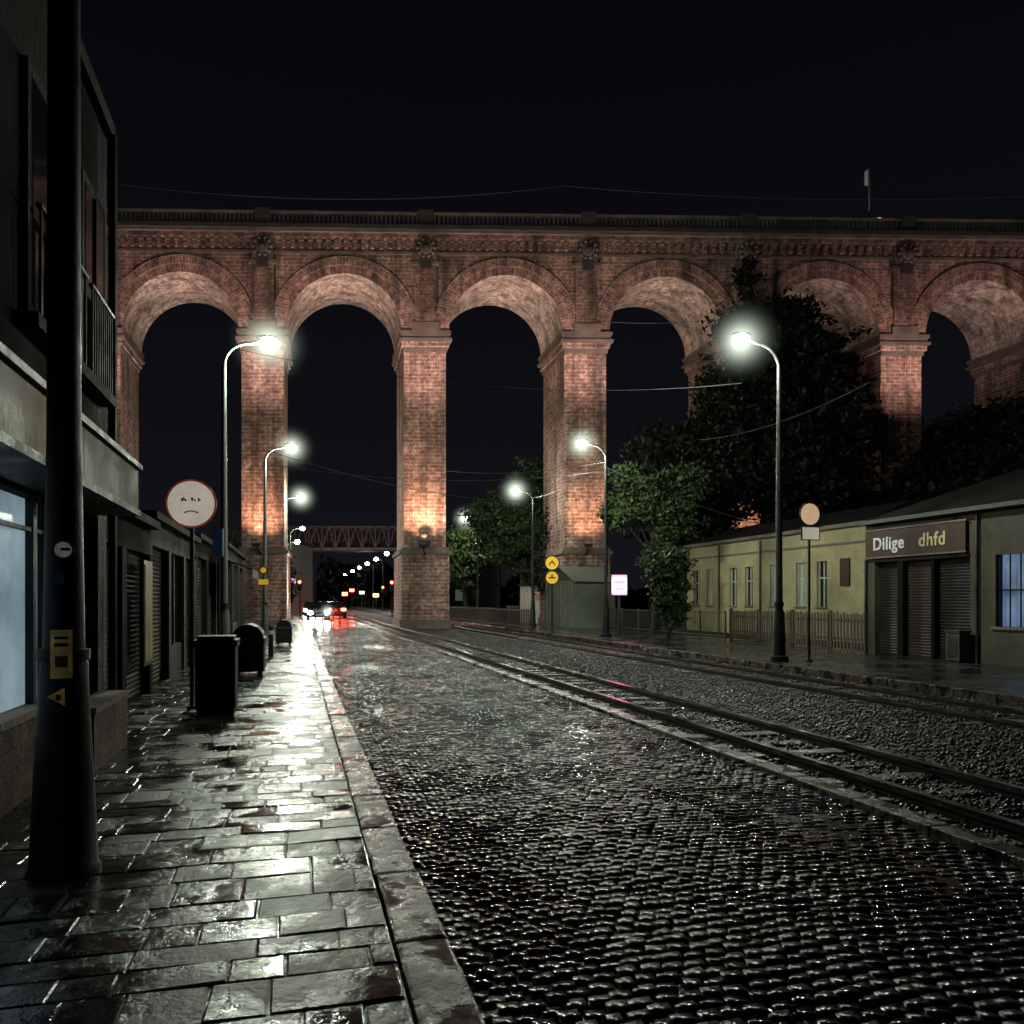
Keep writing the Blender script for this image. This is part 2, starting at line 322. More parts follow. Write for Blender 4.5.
# ------------------------------------------------------------------ viaduct
def viaduct():
    D=45.7; T=4.6; K=-.205; P=9.2; R=3.25; SP=17.05; TOP=22.44
    rt=root('brick_viaduct',((425-512)/800*D,D,-.12),math.radians(1.5))
    b=MB(); o=MB(); I0,I1=-5,8; NS=28
    for i in range(I0,I1+1):
        x=i*P
        b.box(x-1.2,x+1.2,.06,T-.06,4.72,15.9,m_vbrick)
        b.box(x-1.36,x+1.36,-.18,T+.18,-.05,4.35,m_vbrick); b.box(x-1.47,x+1.47,-.3,T+.3,-.05,.6,m_stone)
        b.box(x-1.46,x+1.46,-.28,T+.28,4.35,4.55,m_stone); b.box(x-1.34,x+1.34,-.16,T+.16,4.55,4.72,m_stone)
        for k,(w,z0,z1) in enumerate([(1.26,15.9,16.15),(1.36,16.15,16.45),(1.5,16.45,16.62),(1.38,16.62,16.85),(1.46,16.85,17.05)]):
            b.box(x-w,x+w,-(w-1.2),T+(w-1.2),z0,z1,m_stone if k!=1 else m_vbrick)
        x0,x1=x-1.35,x+1.35
        for y,fl in ((0,0),(T,1)):
            q=[(x0,y,SP),(x1,y,SP),(x1,y,TOP),(x0,y,TOP)]; b.face(q if not fl else q[::-1],m_vbrick)
        b.box(x-.64,x+.64,-.26,0,SP,21.0,m_vpil); b.box(x-.76,x+.76,-.32,0,SP+.002,SP+.45,m_stone)
        b.box(x-.76,x+.76,-.34,0,20.75,20.95,m_stone); b.box(x-.6,x+.6,-.3,0,20.95,22.44,m_stone)
        o.tube([(x,-.3,21.62),(x,-.5,21.62)],[.58,.5],m_dstone,18); o.tube([(x,-.5,21.62),(x,-.58,21.62)],[.38,.32],m_stone,16); o.sph((x,-.56,21.62),.24,m_dstone)
        for a in range(10):
            t=a*math.pi/5; o.sph((x+.48*math.cos(t),-.5,21.62+.48*math.sin(t)),.11,m_stone,n=6,h=5)
        o.box(x-.3,x+.3,-.5,-.3,20.5,21.05,m_dstone)
        b.box(x-.4,x+.4,-.58,-.14,22.86,23.75,m_dstone)
        if i<I1:
            xc=x+P/2
            ang=[math.pi-math.pi*k/NS for k in range(NS+1)]
            A=[(xc+R*math.cos(t),SP+R*math.sin(t)) for t in ang]
            for k in range(NS):
                (ax,az),(bx,bz)=A[k],A[k+1]
                b.face([(ax,0,az),(bx,0,bz),(bx,0,TOP),(ax,0,TOP)],m_vbrick)
                b.face([(ax,T,TOP),(bx,T,TOP),(bx,T,bz),(ax,T,az)],m_vbrick)
                s0,s1=R*math.pi*k/NS,R*math.pi*(k+1)/NS
                b.face([(ax,-.07,az),(ax,T+.07,az),(bx,T+.07,bz),(bx,-.07,bz)],m_intr,[(0,s0),(T,s0),(T,s1),(0,s1)])
                for (r0,r1,yy) in ((R,R+.5,-.07),(R+.5,R+.96,-.14)):
                    t0,t1=ang[k],ang[k+1]
                    p=lambda r,t:(xc+r*math.cos(t),SP+r*math.sin(t))
                    a0,a1,c1,c0=p(r0,t0),p(r0,t1),p(r1,t1),p(r1,t0)
                    o.face([(a0[0],yy,a0[1]),(a1[0],yy,a1[1]),(c1[0],yy,c1[1]),(c0[0],yy,c0[1])],m_ring,[(s0*1.15,r0-R),(s1*1.15,r0-R),(s1*1.15,r1-R),(s0*1.15,r1-R)])
                    o.face([(c0[0],yy,c0[1]),(c1[0],yy,c1[1]),(c1[0],0,c1[1]),(c0[0],0,c0[1])],m_ring,[(s0,0),(s1,0),(s1,.1),(s0,.1)])
                    if r0>R: o.face([(a0[0],yy,a0[1]),(a1[0],yy,a1[1]),(a1[0],-.07,a1[1]),(a0[0],-.07,a0[1])],m_ring,[(s0,0),(s1,0),(s1,.1),(s0,.1)])
    XL,XR=I0*P,I1*P
    b.box(XL,XR,-.12,0,21.42,21.56,m_stone)
    x=XL
    while x<XR:
        if abs((x/P-round(x/P))*P)>.7:
            b.box(x-.1,x+.1,-.28,0,21.68,22.02,m_vpil)
            b.box(x-.13,x+.13,-.37,0,22.02,22.2,m_stone)
        x+=.5
    b.box(XL,XR,-.4,T+.4,22.2,22.46,m_vpil); b.box(XL,XR,-.55,T+.55,22.462,22.62,m_stone); b.box(XL,XR,-.68,T+.68,22.62,22.86,m_dstone)
    b.box(XL,XR,-.5,-.22,23.5,23.64,m_stone); b.box(XL,XR,T+.2,T+.45,23.5,23.64,m_dstone)
    x=XL
    while x<XR:
        b.box(x-.05,x+.05,-.42,-.3,22.862,23.5,m_stone); x+=.25
    for q in (b,o): q.v=[(p[0]+K*p[1],p[1],p[2]) for p in q.v]
    b.make('masonry',parent=rt); o.make('arch_rings',parent=rt)
    h=MB()
    for i in range(I0,I1+1):
        x=i*P
        if -2<=i<=5:
            main=3.8 if i==0 else (1.6 if i in(-1,1,3) else 1.)
            light('SPOT','pier_uplight',(x,-1.25,4.95),600*main,(1,.60,.37),rt,.2,spot_size=math.radians(120),spot_blend=.9,rot=(math.radians(180-18),0,0))
            h.tube([(x,-.2,4.3),(x,-1.25,4.7)],[.05,.04],m_black,6); h.box(x-.22,x+.22,-1.4,-1.1,4.68,4.86,m_black); h.face([(x-.18,-1.36,4.863),(x+.18,-1.36,4.863),(x+.18,-1.14,4.863),(x-.18,-1.14,4.863)],m_flood)
            light('SPOT','facade_fill_spot',(x,-3.9,13.2),1150,(1,.73,.63),rt,.4,spot_size=math.radians(135),spot_blend=.9,rot=(math.radians(180-38),0,0))  # free-floating spot without a fitting, added to wash the upper facade
            light('SPOT','arch_uplight',(x+1.5,1.2,.5),5600,(1,.76,.64),rt,.4,spot_size=math.radians(46),spot_blend=.7,rot=(math.radians(182),math.radians(-8),0))
            h.box(x+1.4,x+1.6,1.1,1.3,.0,.3,m_black)
    h.sph((0,-.5,5.35),.27,m_black,(1,.7,.8)); h.box(-.32,.32,-.6,-.2,4.74,5.15,m_black)
    h.make('floodlight_fittings',parent=rt)
viaduct()
def worldpx(px,y,d): return ((px-512)/800*d,d,1.6+(600-y)/800*d)
r=root('flagpole',((869-512)/800*47,47,22.8)); b=MB(); b.tube([(0,0,0),(0,0,4.2)],[.06,.035],m_pole,8)
for k in range(6):
    a,c=k/6,(k+1)/6; ya,yc=.12*math.sin(a*6),.12*math.sin(c*6)
    b.face([(-.02-.28*a,ya,4.15-.25*a),(-.02-.28*c,yc,4.15-.25*c),(-.02-.28*c,yc,3.2-.1*c),(-.02-.28*a,ya,3.2-.1*a)],m_white)
b.make('pole_and_flag',parent=r)
light('SPOT','flag_spotlight',(.1,-1.6,.3),260,(1,1,1),r,.05,spot_size=.9,rot=(math.radians(155),0,0))
r=root('antenna_mast',((566-512)/800*48,48,22.8)); b=MB(); b.tube([(0,0,0),(0,0,4.0)],[.05,.03],m_pole,6); b.box(-.25,.25,-.02,.02,3.0,3.04,m_metal); b.make('mast',parent=r)
# ------------------------------------------------------------------ street lamps
mh,n,l,bb=nt('lamp_bloom_volume'); n.remove(bb); out=n['Material Output']  # emissive volume added to imitate lens bloom around bright lamps
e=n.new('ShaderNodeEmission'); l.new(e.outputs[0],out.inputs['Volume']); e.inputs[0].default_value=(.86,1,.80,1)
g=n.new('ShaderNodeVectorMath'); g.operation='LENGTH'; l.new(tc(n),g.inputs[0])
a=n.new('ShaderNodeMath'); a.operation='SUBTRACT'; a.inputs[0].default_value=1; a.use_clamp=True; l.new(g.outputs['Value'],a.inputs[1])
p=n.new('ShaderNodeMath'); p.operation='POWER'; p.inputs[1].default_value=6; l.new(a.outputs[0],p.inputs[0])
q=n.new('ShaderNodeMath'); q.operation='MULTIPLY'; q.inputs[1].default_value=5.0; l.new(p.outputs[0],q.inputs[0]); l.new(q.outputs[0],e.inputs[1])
def lamp(v,u,side,near=True,energy=900,halo=1.3,z0=.1,ls=1.0):
    r=root('street_lamp',W(v,u,z0),TH+(0 if side>0 else math.pi)); H=7.8-z0
    pm=m_pole if side>0 else m_metal
    b=MB(); b.tube([(0,0,0),(0,0,.12),(0,0,.14),(0,0,1.15),(0,0,1.3),(0,0,H-.7)],[.22,.22,.16,.12,.085,.055],m_black if near and side<0 else pm,14)
    b.tube([(0,0,1.3),(0,0,1.42)],[.11,.11],m_black,12)
    arc=[(0,0,H-.75)]
    for k in range(1,9):
        t=k/8*math.pi/2; arc.append((.6*(1-math.cos(t)),0,H-.7+.58*math.sin(t)))
    arc.append((.85,0,H-.03))
    b.tube(arc,[.042]*len(arc),pm,10)
    b.make('post_and_arm',parent=r,smooth=True)
    b=MB(); b.sph((.98,0,H+.04),.25,m_metal,(1.1,.6,.25),14,8); b.make('lamp_housing',parent=r,smooth=True)
    b=MB(); b.sph((1.02,0,H-.08),.22*ls,m_lamp if near else m_lampf,(1.0,.85,.85),14,8)
    b.make('lamp_lens',parent=r,smooth=True)
    if energy: light('POINT','lamp_light',(1.02,0,H-.4),energy,WHT,r,.16)
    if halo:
        me=bpy.data.meshes.new('bloom_ball'); bm=bmesh.new(); bmesh.ops.create_icosphere(bm,subdivisions=3,radius=1); bm.to_mesh(me); bm.free(); me.materials.append(mh)
        o=bpy.data.objects.new('lamp_bloom',me); S.collection.objects.link(o); o.parent=r; o.location=(1.02,0,H-.1); o.scale=(halo,)*3  # glowing sphere stands in for bloom around the lamp head
    return r
for px,d in ((224,18.8),(265,31.9)): v,u=uv_from(px,d); lamp(v,u,1,energy=1200)
v,u=uv_from(283,47.4); lamp(v,u,1,energy=900,halo=1.5)
v,u=uv_from(290,68); lamp(v,u,1,energy=600,halo=0)
for px,d in ((779,19.1),(606,31.5)): v,u=uv_from(px,d); lamp(v,u,-1,energy=1400,z0=.14)
v,u=uv_from(533,45); lamp(v,u,-1,energy=900,z0=.14,halo=1.5)
v,u=uv_from(478,60); lamp(v,u,-1,energy=800,z0=.14,halo=1.5)
for d in (92,106,120,135,152,170,195,225,260,310): 
    v,u=uv_from(296+828.6*12.6/d,d); lamp(v,u,-1,False,(800 if d in(92,120) else 0),0,.14,1.0+d/300)
for d in (84,100,120,145,180,230): v,u=uv_from(296-828.6*.9/d,d); lamp(v,u,1,False,(600 if d==84 else 0),0,.1,1.0+d/300)
# ------------------------------------------------------------------ foreground pole
v,u=uv_from(64,4.4)
r=root('utility_pole',W(v,u,.1),TH); b=MB()
b.tube([(0,0,0),(0,0,.03),(0,0,.05),(0,0,.5),(0,0,.95),(0,0,1.15),(0,0,1.2)],[.185,.185,.17,.15,.125,.12,.11],m_black,24)
b.tube([(0,0,1.2),(0,0,2.4),(0,0,8.5)],[.105,.085,.07],m_black,24); b.tube([(0,0,1.17),(0,0,1.23)],[.13,.13],m_black,24)
b.make('shaft',parent=r,smooth=True)
m_badge=M('weathered_badge',(.4,.4,.37),.5,var=.4,sc=14,bs=0,glow=.12)
b=MB()
b.tube([(.02,-.09,1.77),(.025,-.115,1.77)],[.055,.055],m_metal,20); b.tube([(.025,-.115,1.77),(.026,-.119,1.77)],[.042,.042],m_badge,20); b.box(-.01,.06,-.122,-.12,1.765,1.78,m_black)
b.tube([(.0,-.092,1.61),(.0,-.11,1.61)],[.03,.03],m_metal,14)
def curved(b,z0,z1,hw,r0,mat,x0=.0):
    k=8
    for i in range(k):
        t0=-math.pi/2+x0+(i/k-.5)*hw; t1=-math.pi/2+x0+((i+1)/k-.5)*hw
        b.face([(r0*math.cos(t0),r0*math.sin(t0),z0),(r0*math.cos(t1),r0*math.sin(t1),z0),(r0*math.cos(t1),r0*math.sin(t1),z1),(r0*math.cos(t0),r0*math.sin(t0),z1)],mat)
m_sty=M('faded_yellow_sticker',(.42,.30,.09),.5,var=.5,sc=14,bs=0,glow=.05)
curved(b,1.08,1.34,.8,.134,m_sty,.15); curved(b,1.14,1.2,.45,.1355,m_metal,.15); curved(b,1.25,1.27,.5,.1355,m_black,.15); curved(b,1.29,1.305,.5,.1355,m_black,.15)
b.tube([(.01,-.135,.985),(.01,-.145,.985)],[.055,.055],m_sty,3); b.box(-.002,.022,-.149,-.146,.965,.995,m_black)
b.make('stickers_and_badge',parent=r)
# ------------------------------------------------------------------ left shop building
def shutter(b,v,u0,u1,z0,z1,mat,side=1):
    z=z0
    while z<z1-.02:
        b.face([(v,u0,z),(v,u1,z),(v+side*.018,u1,z+.05),(v+side*.018,u0,z+.05)],mat); b.face([(v+side*.018,u0,z+.05),(v+side*.018,u1,z+.05),(v,u1,z+.075),(v,u0,z+.075)],mat); z+=.075
r=root('corner_shop',rot=TH); b=MB(); wv=-1.95
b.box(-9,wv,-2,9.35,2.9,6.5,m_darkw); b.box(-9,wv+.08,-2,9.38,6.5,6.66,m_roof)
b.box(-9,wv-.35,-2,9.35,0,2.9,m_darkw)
for u0,u1 in ((-2,1.2),(1.2,1.4),(3.9,4.1),(7.45,7.8),(8.98,9.34)): b.box(wv-.35,wv,u0,u1,.08,2.9,m_brick)
b.box(wv-.35,wv,1.4,3.9,.08,.72,m_brick); b.box(wv-.35,wv,4.1,7.45,.08,.72,m_brick); b.box(wv-.35,wv,7.8,8.98,2.45,2.9,m_darkw)
b.box(wv-.3,wv+.06,1.38,3.92,.72,.78,m_stone); b.box(wv-.3,wv+.06,4.08,7.47,.72,.78,m_stone)
for u0,u1 in ((1.4,3.9),(4.1,7.45)):
    b.face([(wv-.12,u0,.78),(wv-.12,u1,.78),(wv-.12,u1,2.4),(wv-.12,u0,2.4)],m_win if u0>4 else m_win2)
    for uu_ in (u0+.03,(u0+u1)/2,u1-.03,u0+(u1-u0)*.9): b.box(wv-.11,wv-.05,uu_-.04,uu_+.04,.78,2.4,m_black)
    b.box(wv-.11,wv-.06,u0,u1,2.14,2.17,m_black); b.box(wv-.35,wv-.01,u0,u1,2.4,2.9,m_darkw)
shutter(b,wv-.15,7.8,8.98,.1,2.45,m_shut)
b.box(wv+.002,wv+.42,-2,6.6,2.5,2.9,m_ochre); b.box(wv+.002,wv+.46,-2,8.75,2.9,2.95,m_black); b.box(wv+.002,wv+.42,6.61,8.7,2.5,2.9,m_fasc)
b.box(wv+.002,wv+.44,-2,8.75,2.44,2.499,m_black)
for uu_ in (1.5,4.0,6.6,8.15):
    w_=1.4 if uu_<8 else .9
    b.box(wv,wv+.05,uu_,uu_+w_,3.7,5.6,m_roof); b.box(wv+.05,wv+.055,uu_+.1,uu_+w_-.1,3.8,5.5,m_glass); b.box(wv+.055,wv+.075,uu_+w_/2-.03,uu_+w_/2+.03,3.8,5.5,m_darkw); b.box(wv,wv+.14,uu_-.08,uu_+w_+.08,3.6,3.7,m_darkw)
    for k in range(10): b.tube([(wv+.12,uu_+.05+k*(w_-.1)/9,3.7),(wv+.12,uu_+.05+k*(w_-.1)/9,4.5)],[.012,.012],m_black,5)
    b.box(wv+.1,wv+.14,uu_,uu_+w_,4.5,4.53,m_black)
b.tube([(wv+.08,9.25,.1),(wv+.08,9.25,6.5)],[.045,.045],m_black,8)
b.make('walls_and_shopfront',parent=r)
r=root('low_brick_planter',rot=TH); b=MB(); b.box(-1.93,-1.68,7.6,9.0,.1,.62,m_brick); b.box(-1.95,-1.66,7.58,9.02,.62,.67,m_stone); b.make('planter_body',parent=r)
def row_shop(name,u0,u1,h,wv,mats,wall,top):
    r=root(name,rot=TH); b=MB(); b.box(wv-6,wv-.3,u0,u1,0,h,wall); b.box(wv-6,wv+.15,u0,u1-.01,h,h+.12,top)
    b.box(wv-.3,wv,u0,u1,h-.42,h,wall)
    n=len(mats); w=(u1-u0)/n
    for i,mt in enumerate(mats):
        a=u0+i*w; b.box(wv-.3,wv+.03,a,a+.28,.08,h-.42,wall)
        if mt is m_glass:
            b.box(wv-.3,wv-.02,a+.28,a+w,.08,.7,wall); b.face([(wv-.1,a+.28,.7),(wv-.1,a+w,.7),(wv-.1,a+w,h-.42),(wv-.1,a+.28,h-.42)],m_glass); b.box(wv-.1,wv-.03,a+w/2,a+w/2+.08,.7,h-.42,m_black)
        else: shutter(b,wv-.12,a+.28,a+w,.1,h-.42,mt)
    b.box(wv-.3,wv+.03,u1-.25,u1-.02,.08,h-.42,wall)
    b.make('walls_and_shutters',parent=r); return r
m_lw=M('brownish_wall',(.04,.034,.028),.75,var=.5,sc=1.5,bs=.4,bd=.02,spec=.2)
row_shop('shuttered_shop',9.45,14.2,2.75,-2.3,[m_shut,m_shut],m_darkw,m_roof)
row_shop('shuttered_shop',14.2,20.5,2.95,-2.35,[m_shut2,m_glass,m_shut],m_lw,m_roof)
row_shop('shuttered_shop',20.5,28,3.1,-2.35,[m_shut,m_shut,m_glass],m_darkw,m_roof)
row_shop('shuttered_shop',28,38,3.4,-2.3,[m_shut,m_glass,m_shut],m_lw,m_roof)
for (v0,v1,u0,u1,h) in ((-16,-8.5,14,30,6.3),(-22,-8.4,31,42,7.2)):
    b=MB()
    b.box(v0,v1,u0,u1,0,h,m_darkw); b.box(v0-.2,v1+.2,u0-.2,u1+.2,h+.002,h+.2,m_roof)
    ap=((v0+v1)/2,(u0+u1)/2,h+1.8); q=[(v0,u0,h+.21),(v1,u0,h+.21),(v1,u1,h+.21),(v0,u1,h+.21)]
    for k in range(4): b.face([q[k],q[(k+1)%4],ap],m_roof)
    for k in range(3): b.box(v0+1+k*2.2,v0+2+k*2.2,u0-.03,u0,3.4,4.8,m_glass)
    b.make('background_house',rot=TH)
r=root('poster_panel',rot=TH); b=MB(); b.box(-2.26,-2.2,13.0,13.75,.6,2.2,m_metal); b.box(-2.199,-2.19,13.06,13.69,.66,2.14,M('poster_faded',(.2,.18,.09),.5,var=.5,sc=4,bs=0)); b.make('poster',parent=r)
r=root('shop_canopy',rot=TH); b=MB()
b.face([(-2.3,24,2.9),(-1.2,24,2.5),(-1.2,27.5,2.5),(-2.3,27.5,2.9)],M('teal_canvas',(.06,.12,.11),.7)); b.face([(-1.2,24,2.5),(-1.2,27.5,2.5),(-1.2,27.5,2.25),(-1.2,24,2.25)],m_hut)
b.make('canopy',parent=r)
def roundsign():
    v,u=uv_from(192,11)
    r=root('round_traffic_sign',W(v,u,.1)); b=MB(); b.tube([(0,0,0),(0,0,3.15)],[.028,.028],m_metal,10); b.tube([(0,0,0),(0,0,.05)],[.07,.06],m_metal,12)
    z=2.82; b.tube([(0,-.035,z),(0,-.05,z)],[.335,.335],m_red,48); b.tube([(0,-.0502,z),(0,-.053,z)],[.308,.308],m_signw,48); b.box(-.05,.05,-.035,0,z-.15,z-.1,m_metal); b.box(-.05,.05,-.035,0,z+.1,z+.15,m_metal)
    def s(x0,x1,z0,z1): b.box(x0,x1,-.0565,-.0535,z+z0,z+z1,m_black)
    s(-.13,-.10,.03,.07);s(-.10,-.085,.05,.09);s(-.085,-.06,.03,.06);s(.0,.03,.04,.08);s(.04,.06,.03,.06);s(.09,.11,.03,.08);s(.11,.13,.04,.055)
    for k in range(7): t=math.pi*(.2+.6*k/6); s(.1*math.cos(t)-.015,.1*math.cos(t)+.015,-.16+.05*math.sin(t),-.145+.05*math.sin(t))
    b.make('disc_and_post',parent=r)
    r.rotation_euler=(0,0,.15)
roundsign()
def bin_(px,d,w,h,dep):
    v,u=uv_from(px,d); r=root('litter_bin',W(v,u,.105),TH); b=MB()
    b.box(-w/2+.02,w/2-.02,-dep/2+.02,dep/2-.02,0,.06,m_black); b.box(-w/2,w/2,-dep/2,dep/2,.06,h-.14,m_black)
    b.box(-w/2-.025,w/2+.025,-dep/2-.025,dep/2+.025,h-.14,h-.05,m_black); b.box(-w/2+.02,w/2-.02,-dep/2+.02,dep/2-.02,h-.05,h,m_black)
    for k in range(5): x=-w/2+w*(k+.5)/5; b.box(x-.02,x+.02,-dep/2-.012,-dep/2,.12,h-.2,m_black)
    b.make('bin_body',parent=r,bevel=.015)
bin_(217,10.7,.5,1.02,.5)
def cont(px,d,sc):
    v,u=uv_from(px,d); r=root('waste_container',W(v,u,.105),TH); b=MB(); w=.62*sc; L=1.1*sc
    for k in range(10):
        a0=math.pi*k/10; a1=math.pi*(k+1)/10
        p=lambda a:(w*.5*math.cos(a),.78*sc+.3*sc*math.sin(a))
        (x0,z0),(x1,z1)=p(a0),p(a1); b.face([(x0,-L/2,z0),(x0,L/2,z0),(x1,L/2,z1),(x1,-L/2,z1)],m_black)
        b.face([(0,-L/2,.78*sc),(x0,-L/2,z0),(x1,-L/2,z1)],m_black); b.face([(0,L/2,.78*sc),(x0,L/2,z0),(x1,L/2,z1)],m_black)
    b.box(-w*.5,w*.5,-L/2,L/2,.12,.78*sc,m_black); b.box(-w*.54,w*.54,-L/2-.02,L/2+.02,.72*sc,.8*sc,m_metal)
    for x in(-.22,.22):
        for y in (-.4,.4): b.tube([(x*sc-.03,y*sc,.06),(x*sc+.03,y*sc,.06)],[.06,.06],m_tyre,10)
    b.make('container_body',parent=r)
cont(249,15.8,.95); cont(284,26,.8)
for px,d in ((271,21),(281,29)):
    v,u=uv_from(px,d); r=root('bollard',W(v,u,.1)); b=MB(); b.tube([(0,0,0),(0,0,.8),(0,0,.86)],[.07,.06,.03],m_black,12); b.tube([(0,0,.6),(0,0,.7)],[.066,.066],m_white,12); b.make('bollard_post',parent=r)
def postsign(name,px,d,h,items,z0=.105,pr=.03,rot=0):
    v,u=uv_from(px,d); r=root(name,W(v,u,z0),rot); b=MB(); b.tube([(0,0,0),(0,0,h)],[pr,pr*.9],m_metal,8); b.tube([(0,0,0),(0,0,.06)],[pr*2.4,pr*2.2],m_metal,10)
    for it in items:
        k,x,z,a,c,mt,rim=it
        if k=='disc':
            b.tube([(x,-.05,z),(x,-.07,z)],[a,a],rim,28); b.tube([(x,-.0705,z),(x,-.074,z)],[c,c],mt,28)
        else:
            b.box(x-a,x+a,-.07,-.04,z-c,z+c,rim); b.box(x-a*.88,x+a*.88,-.076,-.0705,z-c*.88,z+c*.88,mt)
    b.make('sign_faces',parent=r); return r
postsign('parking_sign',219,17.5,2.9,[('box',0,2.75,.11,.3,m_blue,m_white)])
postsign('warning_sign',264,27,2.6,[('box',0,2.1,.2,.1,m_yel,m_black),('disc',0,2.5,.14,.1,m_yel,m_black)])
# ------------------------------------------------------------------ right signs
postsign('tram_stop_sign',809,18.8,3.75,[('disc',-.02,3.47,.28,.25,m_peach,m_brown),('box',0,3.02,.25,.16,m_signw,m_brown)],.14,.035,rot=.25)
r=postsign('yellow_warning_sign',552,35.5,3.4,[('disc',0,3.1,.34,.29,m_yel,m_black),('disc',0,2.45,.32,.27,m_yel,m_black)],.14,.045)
b=MB()
for s_ in (-1,1): b.tube([(s_*.13,-.085,3.02),(0,-.085,3.2)],[.025,.025],m_black,6)
b.box(-.14,.14,-.09,-.078,2.42,2.48,m_black); b.box(-.03,.03,-.09,-.078,2.48,2.6,m_black); b.make('sign_symbols',parent=r)
v,u=uv_from(619,32); r=root('lit_advertising_box',W(v,u,.14)); b=MB(); b.box(-.06,.06,-.05,.05,0,1.6,m_metal); b.box(-.33,.33,-.1,.1,1.62,2.5,m_black)
b.box(-.3,.3,-.105,-.101,1.66,2.46,m_pink); b.box(-.2,.2,-.11,-.1055,2.1,2.24,m_redp); b.box(-.16,.16,-.11,-.1055,1.86,1.95,m_redp); b.make('light_box',parent=r)
light('AREA','box_light',(0,-.15,2.05),20,(1,.4,.75),r,size=.6,rot=(math.radians(90),0,0))
# ------------------------------------------------------------------ right shop
r=root('right_shop',rot=TH); b=MB(); sv=15.2; u0,u1=4,18.8; H=3.65
b.box(sv+.35,sv+7,u0,u1,0,H,m_greyr)
b.box(sv,sv+.35,u0,u1,2.62,H,m_greyr); b.box(sv-.1,sv+7.1,u0,u1+.05,H,H+.12,m_stone)
ops=[(17.6,18.45,m_shut),(16.45,17.4,m_shut2),(15.25,16.35,m_shut),(8,11,m_shut)]
segs=[(18.45,u1),(17.4,17.6),(16.35,16.45),(14.55,15.25),(11,12.6),(u0,8)]
for a,c in segs: b.box(sv,sv+.35,a,c,.1,2.62,m_greyr if c-a>.3 else m_darkw)
for a,c,mt in ops: shutter(b,sv+.18,a,c,.14,2.62,mt,-1)
b.box(sv,sv+.35,12.6,14.55,.1,1.0,m_greyr)
b.face([(sv+.2,12.6,1.0),(sv+.2,14.55,1.0),(sv+.2,14.55,2.62),(sv+.2,12.6,2.62)],m_win2)
for k in range(8): x=12.62+k*.27; b.tube([(sv+.08,x,1.0),(sv+.08,x,2.62)],[.018,.018],m_black,6)
b.box(sv+.1,sv+.16,12.6,14.55,1.8,1.84,m_black); b.box(sv-.05,sv+.12,12.5,14.65,.94,1.0,m_stone)
b.box(sv-.09,sv,15.3,18.7,2.76,3.46,m_brown); b.box(sv-.11,sv-.09,15.26,18.74,3.46,3.5,m_stone); b.box(sv-.11,sv-.09,15.26,18.74,2.72,2.76,m_stone)
rf=[(sv-.1,u0,H+.12),(sv-.1,u1+.05,H+.12),(sv+7.1,u1+.05,H+.12),(sv+7.1,u0,H+.12),(sv+3.5,u0+2,H+1.5),(sv+3.5,u1-2,H+1.5)]
for f in ((0,1,5,4),(1,2,5),(2,3,4,5),(3,0,4)): b.face([rf[i] for i in f],m_roof)
b.tube([(sv-.06,18.72,.14),(sv-.06,18.72,2.7)],[.04,.04],m_metal,8); b.tube([(sv-.06,15.0,.14),(sv-.06,15.0,3.6)],[.035,.035],m_metal,8)
b.box(sv-.25,sv-.1,u0,u1,H+.0,H+.1,m_metal)
b.make('walls_roof_shutters',parent=r)
for txt,loc,s,mt in (("Dilige",(sv-.095,18.4,2.95),.46,m_text),("dhfd",(sv-.095,16.75,2.95),.46,m_texty)):
    c=bpy.data.curves.new('sign_text','FONT'); c.body=txt; c.size=s; c.extrude=.01; c.offset=.010; c.space_character=1.08
    o=bpy.data.objects.new('sign_lettering',c); S.collection.objects.link(o); o.parent=r; o.location=loc; o.rotation_euler=(math.radians(90),0,math.radians(-90))
    c.materials.append(mt)
r=root('utility_box',W(14.95,15.35,.14),TH); b=MB(); b.box(-.16,.16,-.2,.2,.05,.7,m_greyr); b.box(-.18,.18,-.22,.22,.7,.75,m_metal); b.box(-.14,.14,-.18,.18,0,.05,m_black); b.box(-.166,-.16,-.15,.15,.12,.62,m_metal); b.make('cabinet',parent=r,bevel=.01)
# yellow building
r=root('yellow_long_building',rot=TH); b=MB(); yv=19.; u0,u1=23.4,36.6; H=4.2
b.box(yv+.3,yv+4.6,u0,u1,0,H,m_cream)
ws=[(25.6,26.2),(26.9,27.5),(28.7,29.3),(30.6,31.2),(31.9,32.5),(34.0,34.6),(35.3,35.9)]
b.box(yv,yv+.3,u0,u1,0,1.35,m_cream); b.box(yv,yv+.3,u0,u1,3.05,H,m_cream)
e=[u0]+[x for w in ws for x in w]+[u1]
for i in range(0,len(e),2): b.box(yv,yv+.3,e[i],e[i+1],1.35,3.05,m_cream)
for k,(a,c) in enumerate(ws):
    b.face([(yv+.15,a,1.35),(yv+.15,c,1.35),(yv+.15,c,3.05),(yv+.15,a,3.05)],m_glow if k in(1,2,5) else m_glass)
    b.box(yv+.1,yv+.14,(a+c)/2-.025,(a+c)/2+.025,1.35,3.05,m_white); b.box(yv+.1,yv+.14,a,c,2.4,2.45,m_white)
    b.box(yv+.08,yv+.14,a,a+.05,1.35,3.05,m_white); b.box(yv+.08,yv+.14,c-.05,c,1.35,3.05,m_white); b.box(yv-.06,yv+.05,a-.06,c+.06,1.29,1.35,m_stone)
b.box(yv-.14,yv+4.7,u0-.1,u1+.1,H,H+.14,m_stone); b.box(yv-.04,yv,u0,u1,3.6,3.68,m_stone)
b.box(yv-.06,yv,24.3,24.8,2.1,3.1,m_brown)
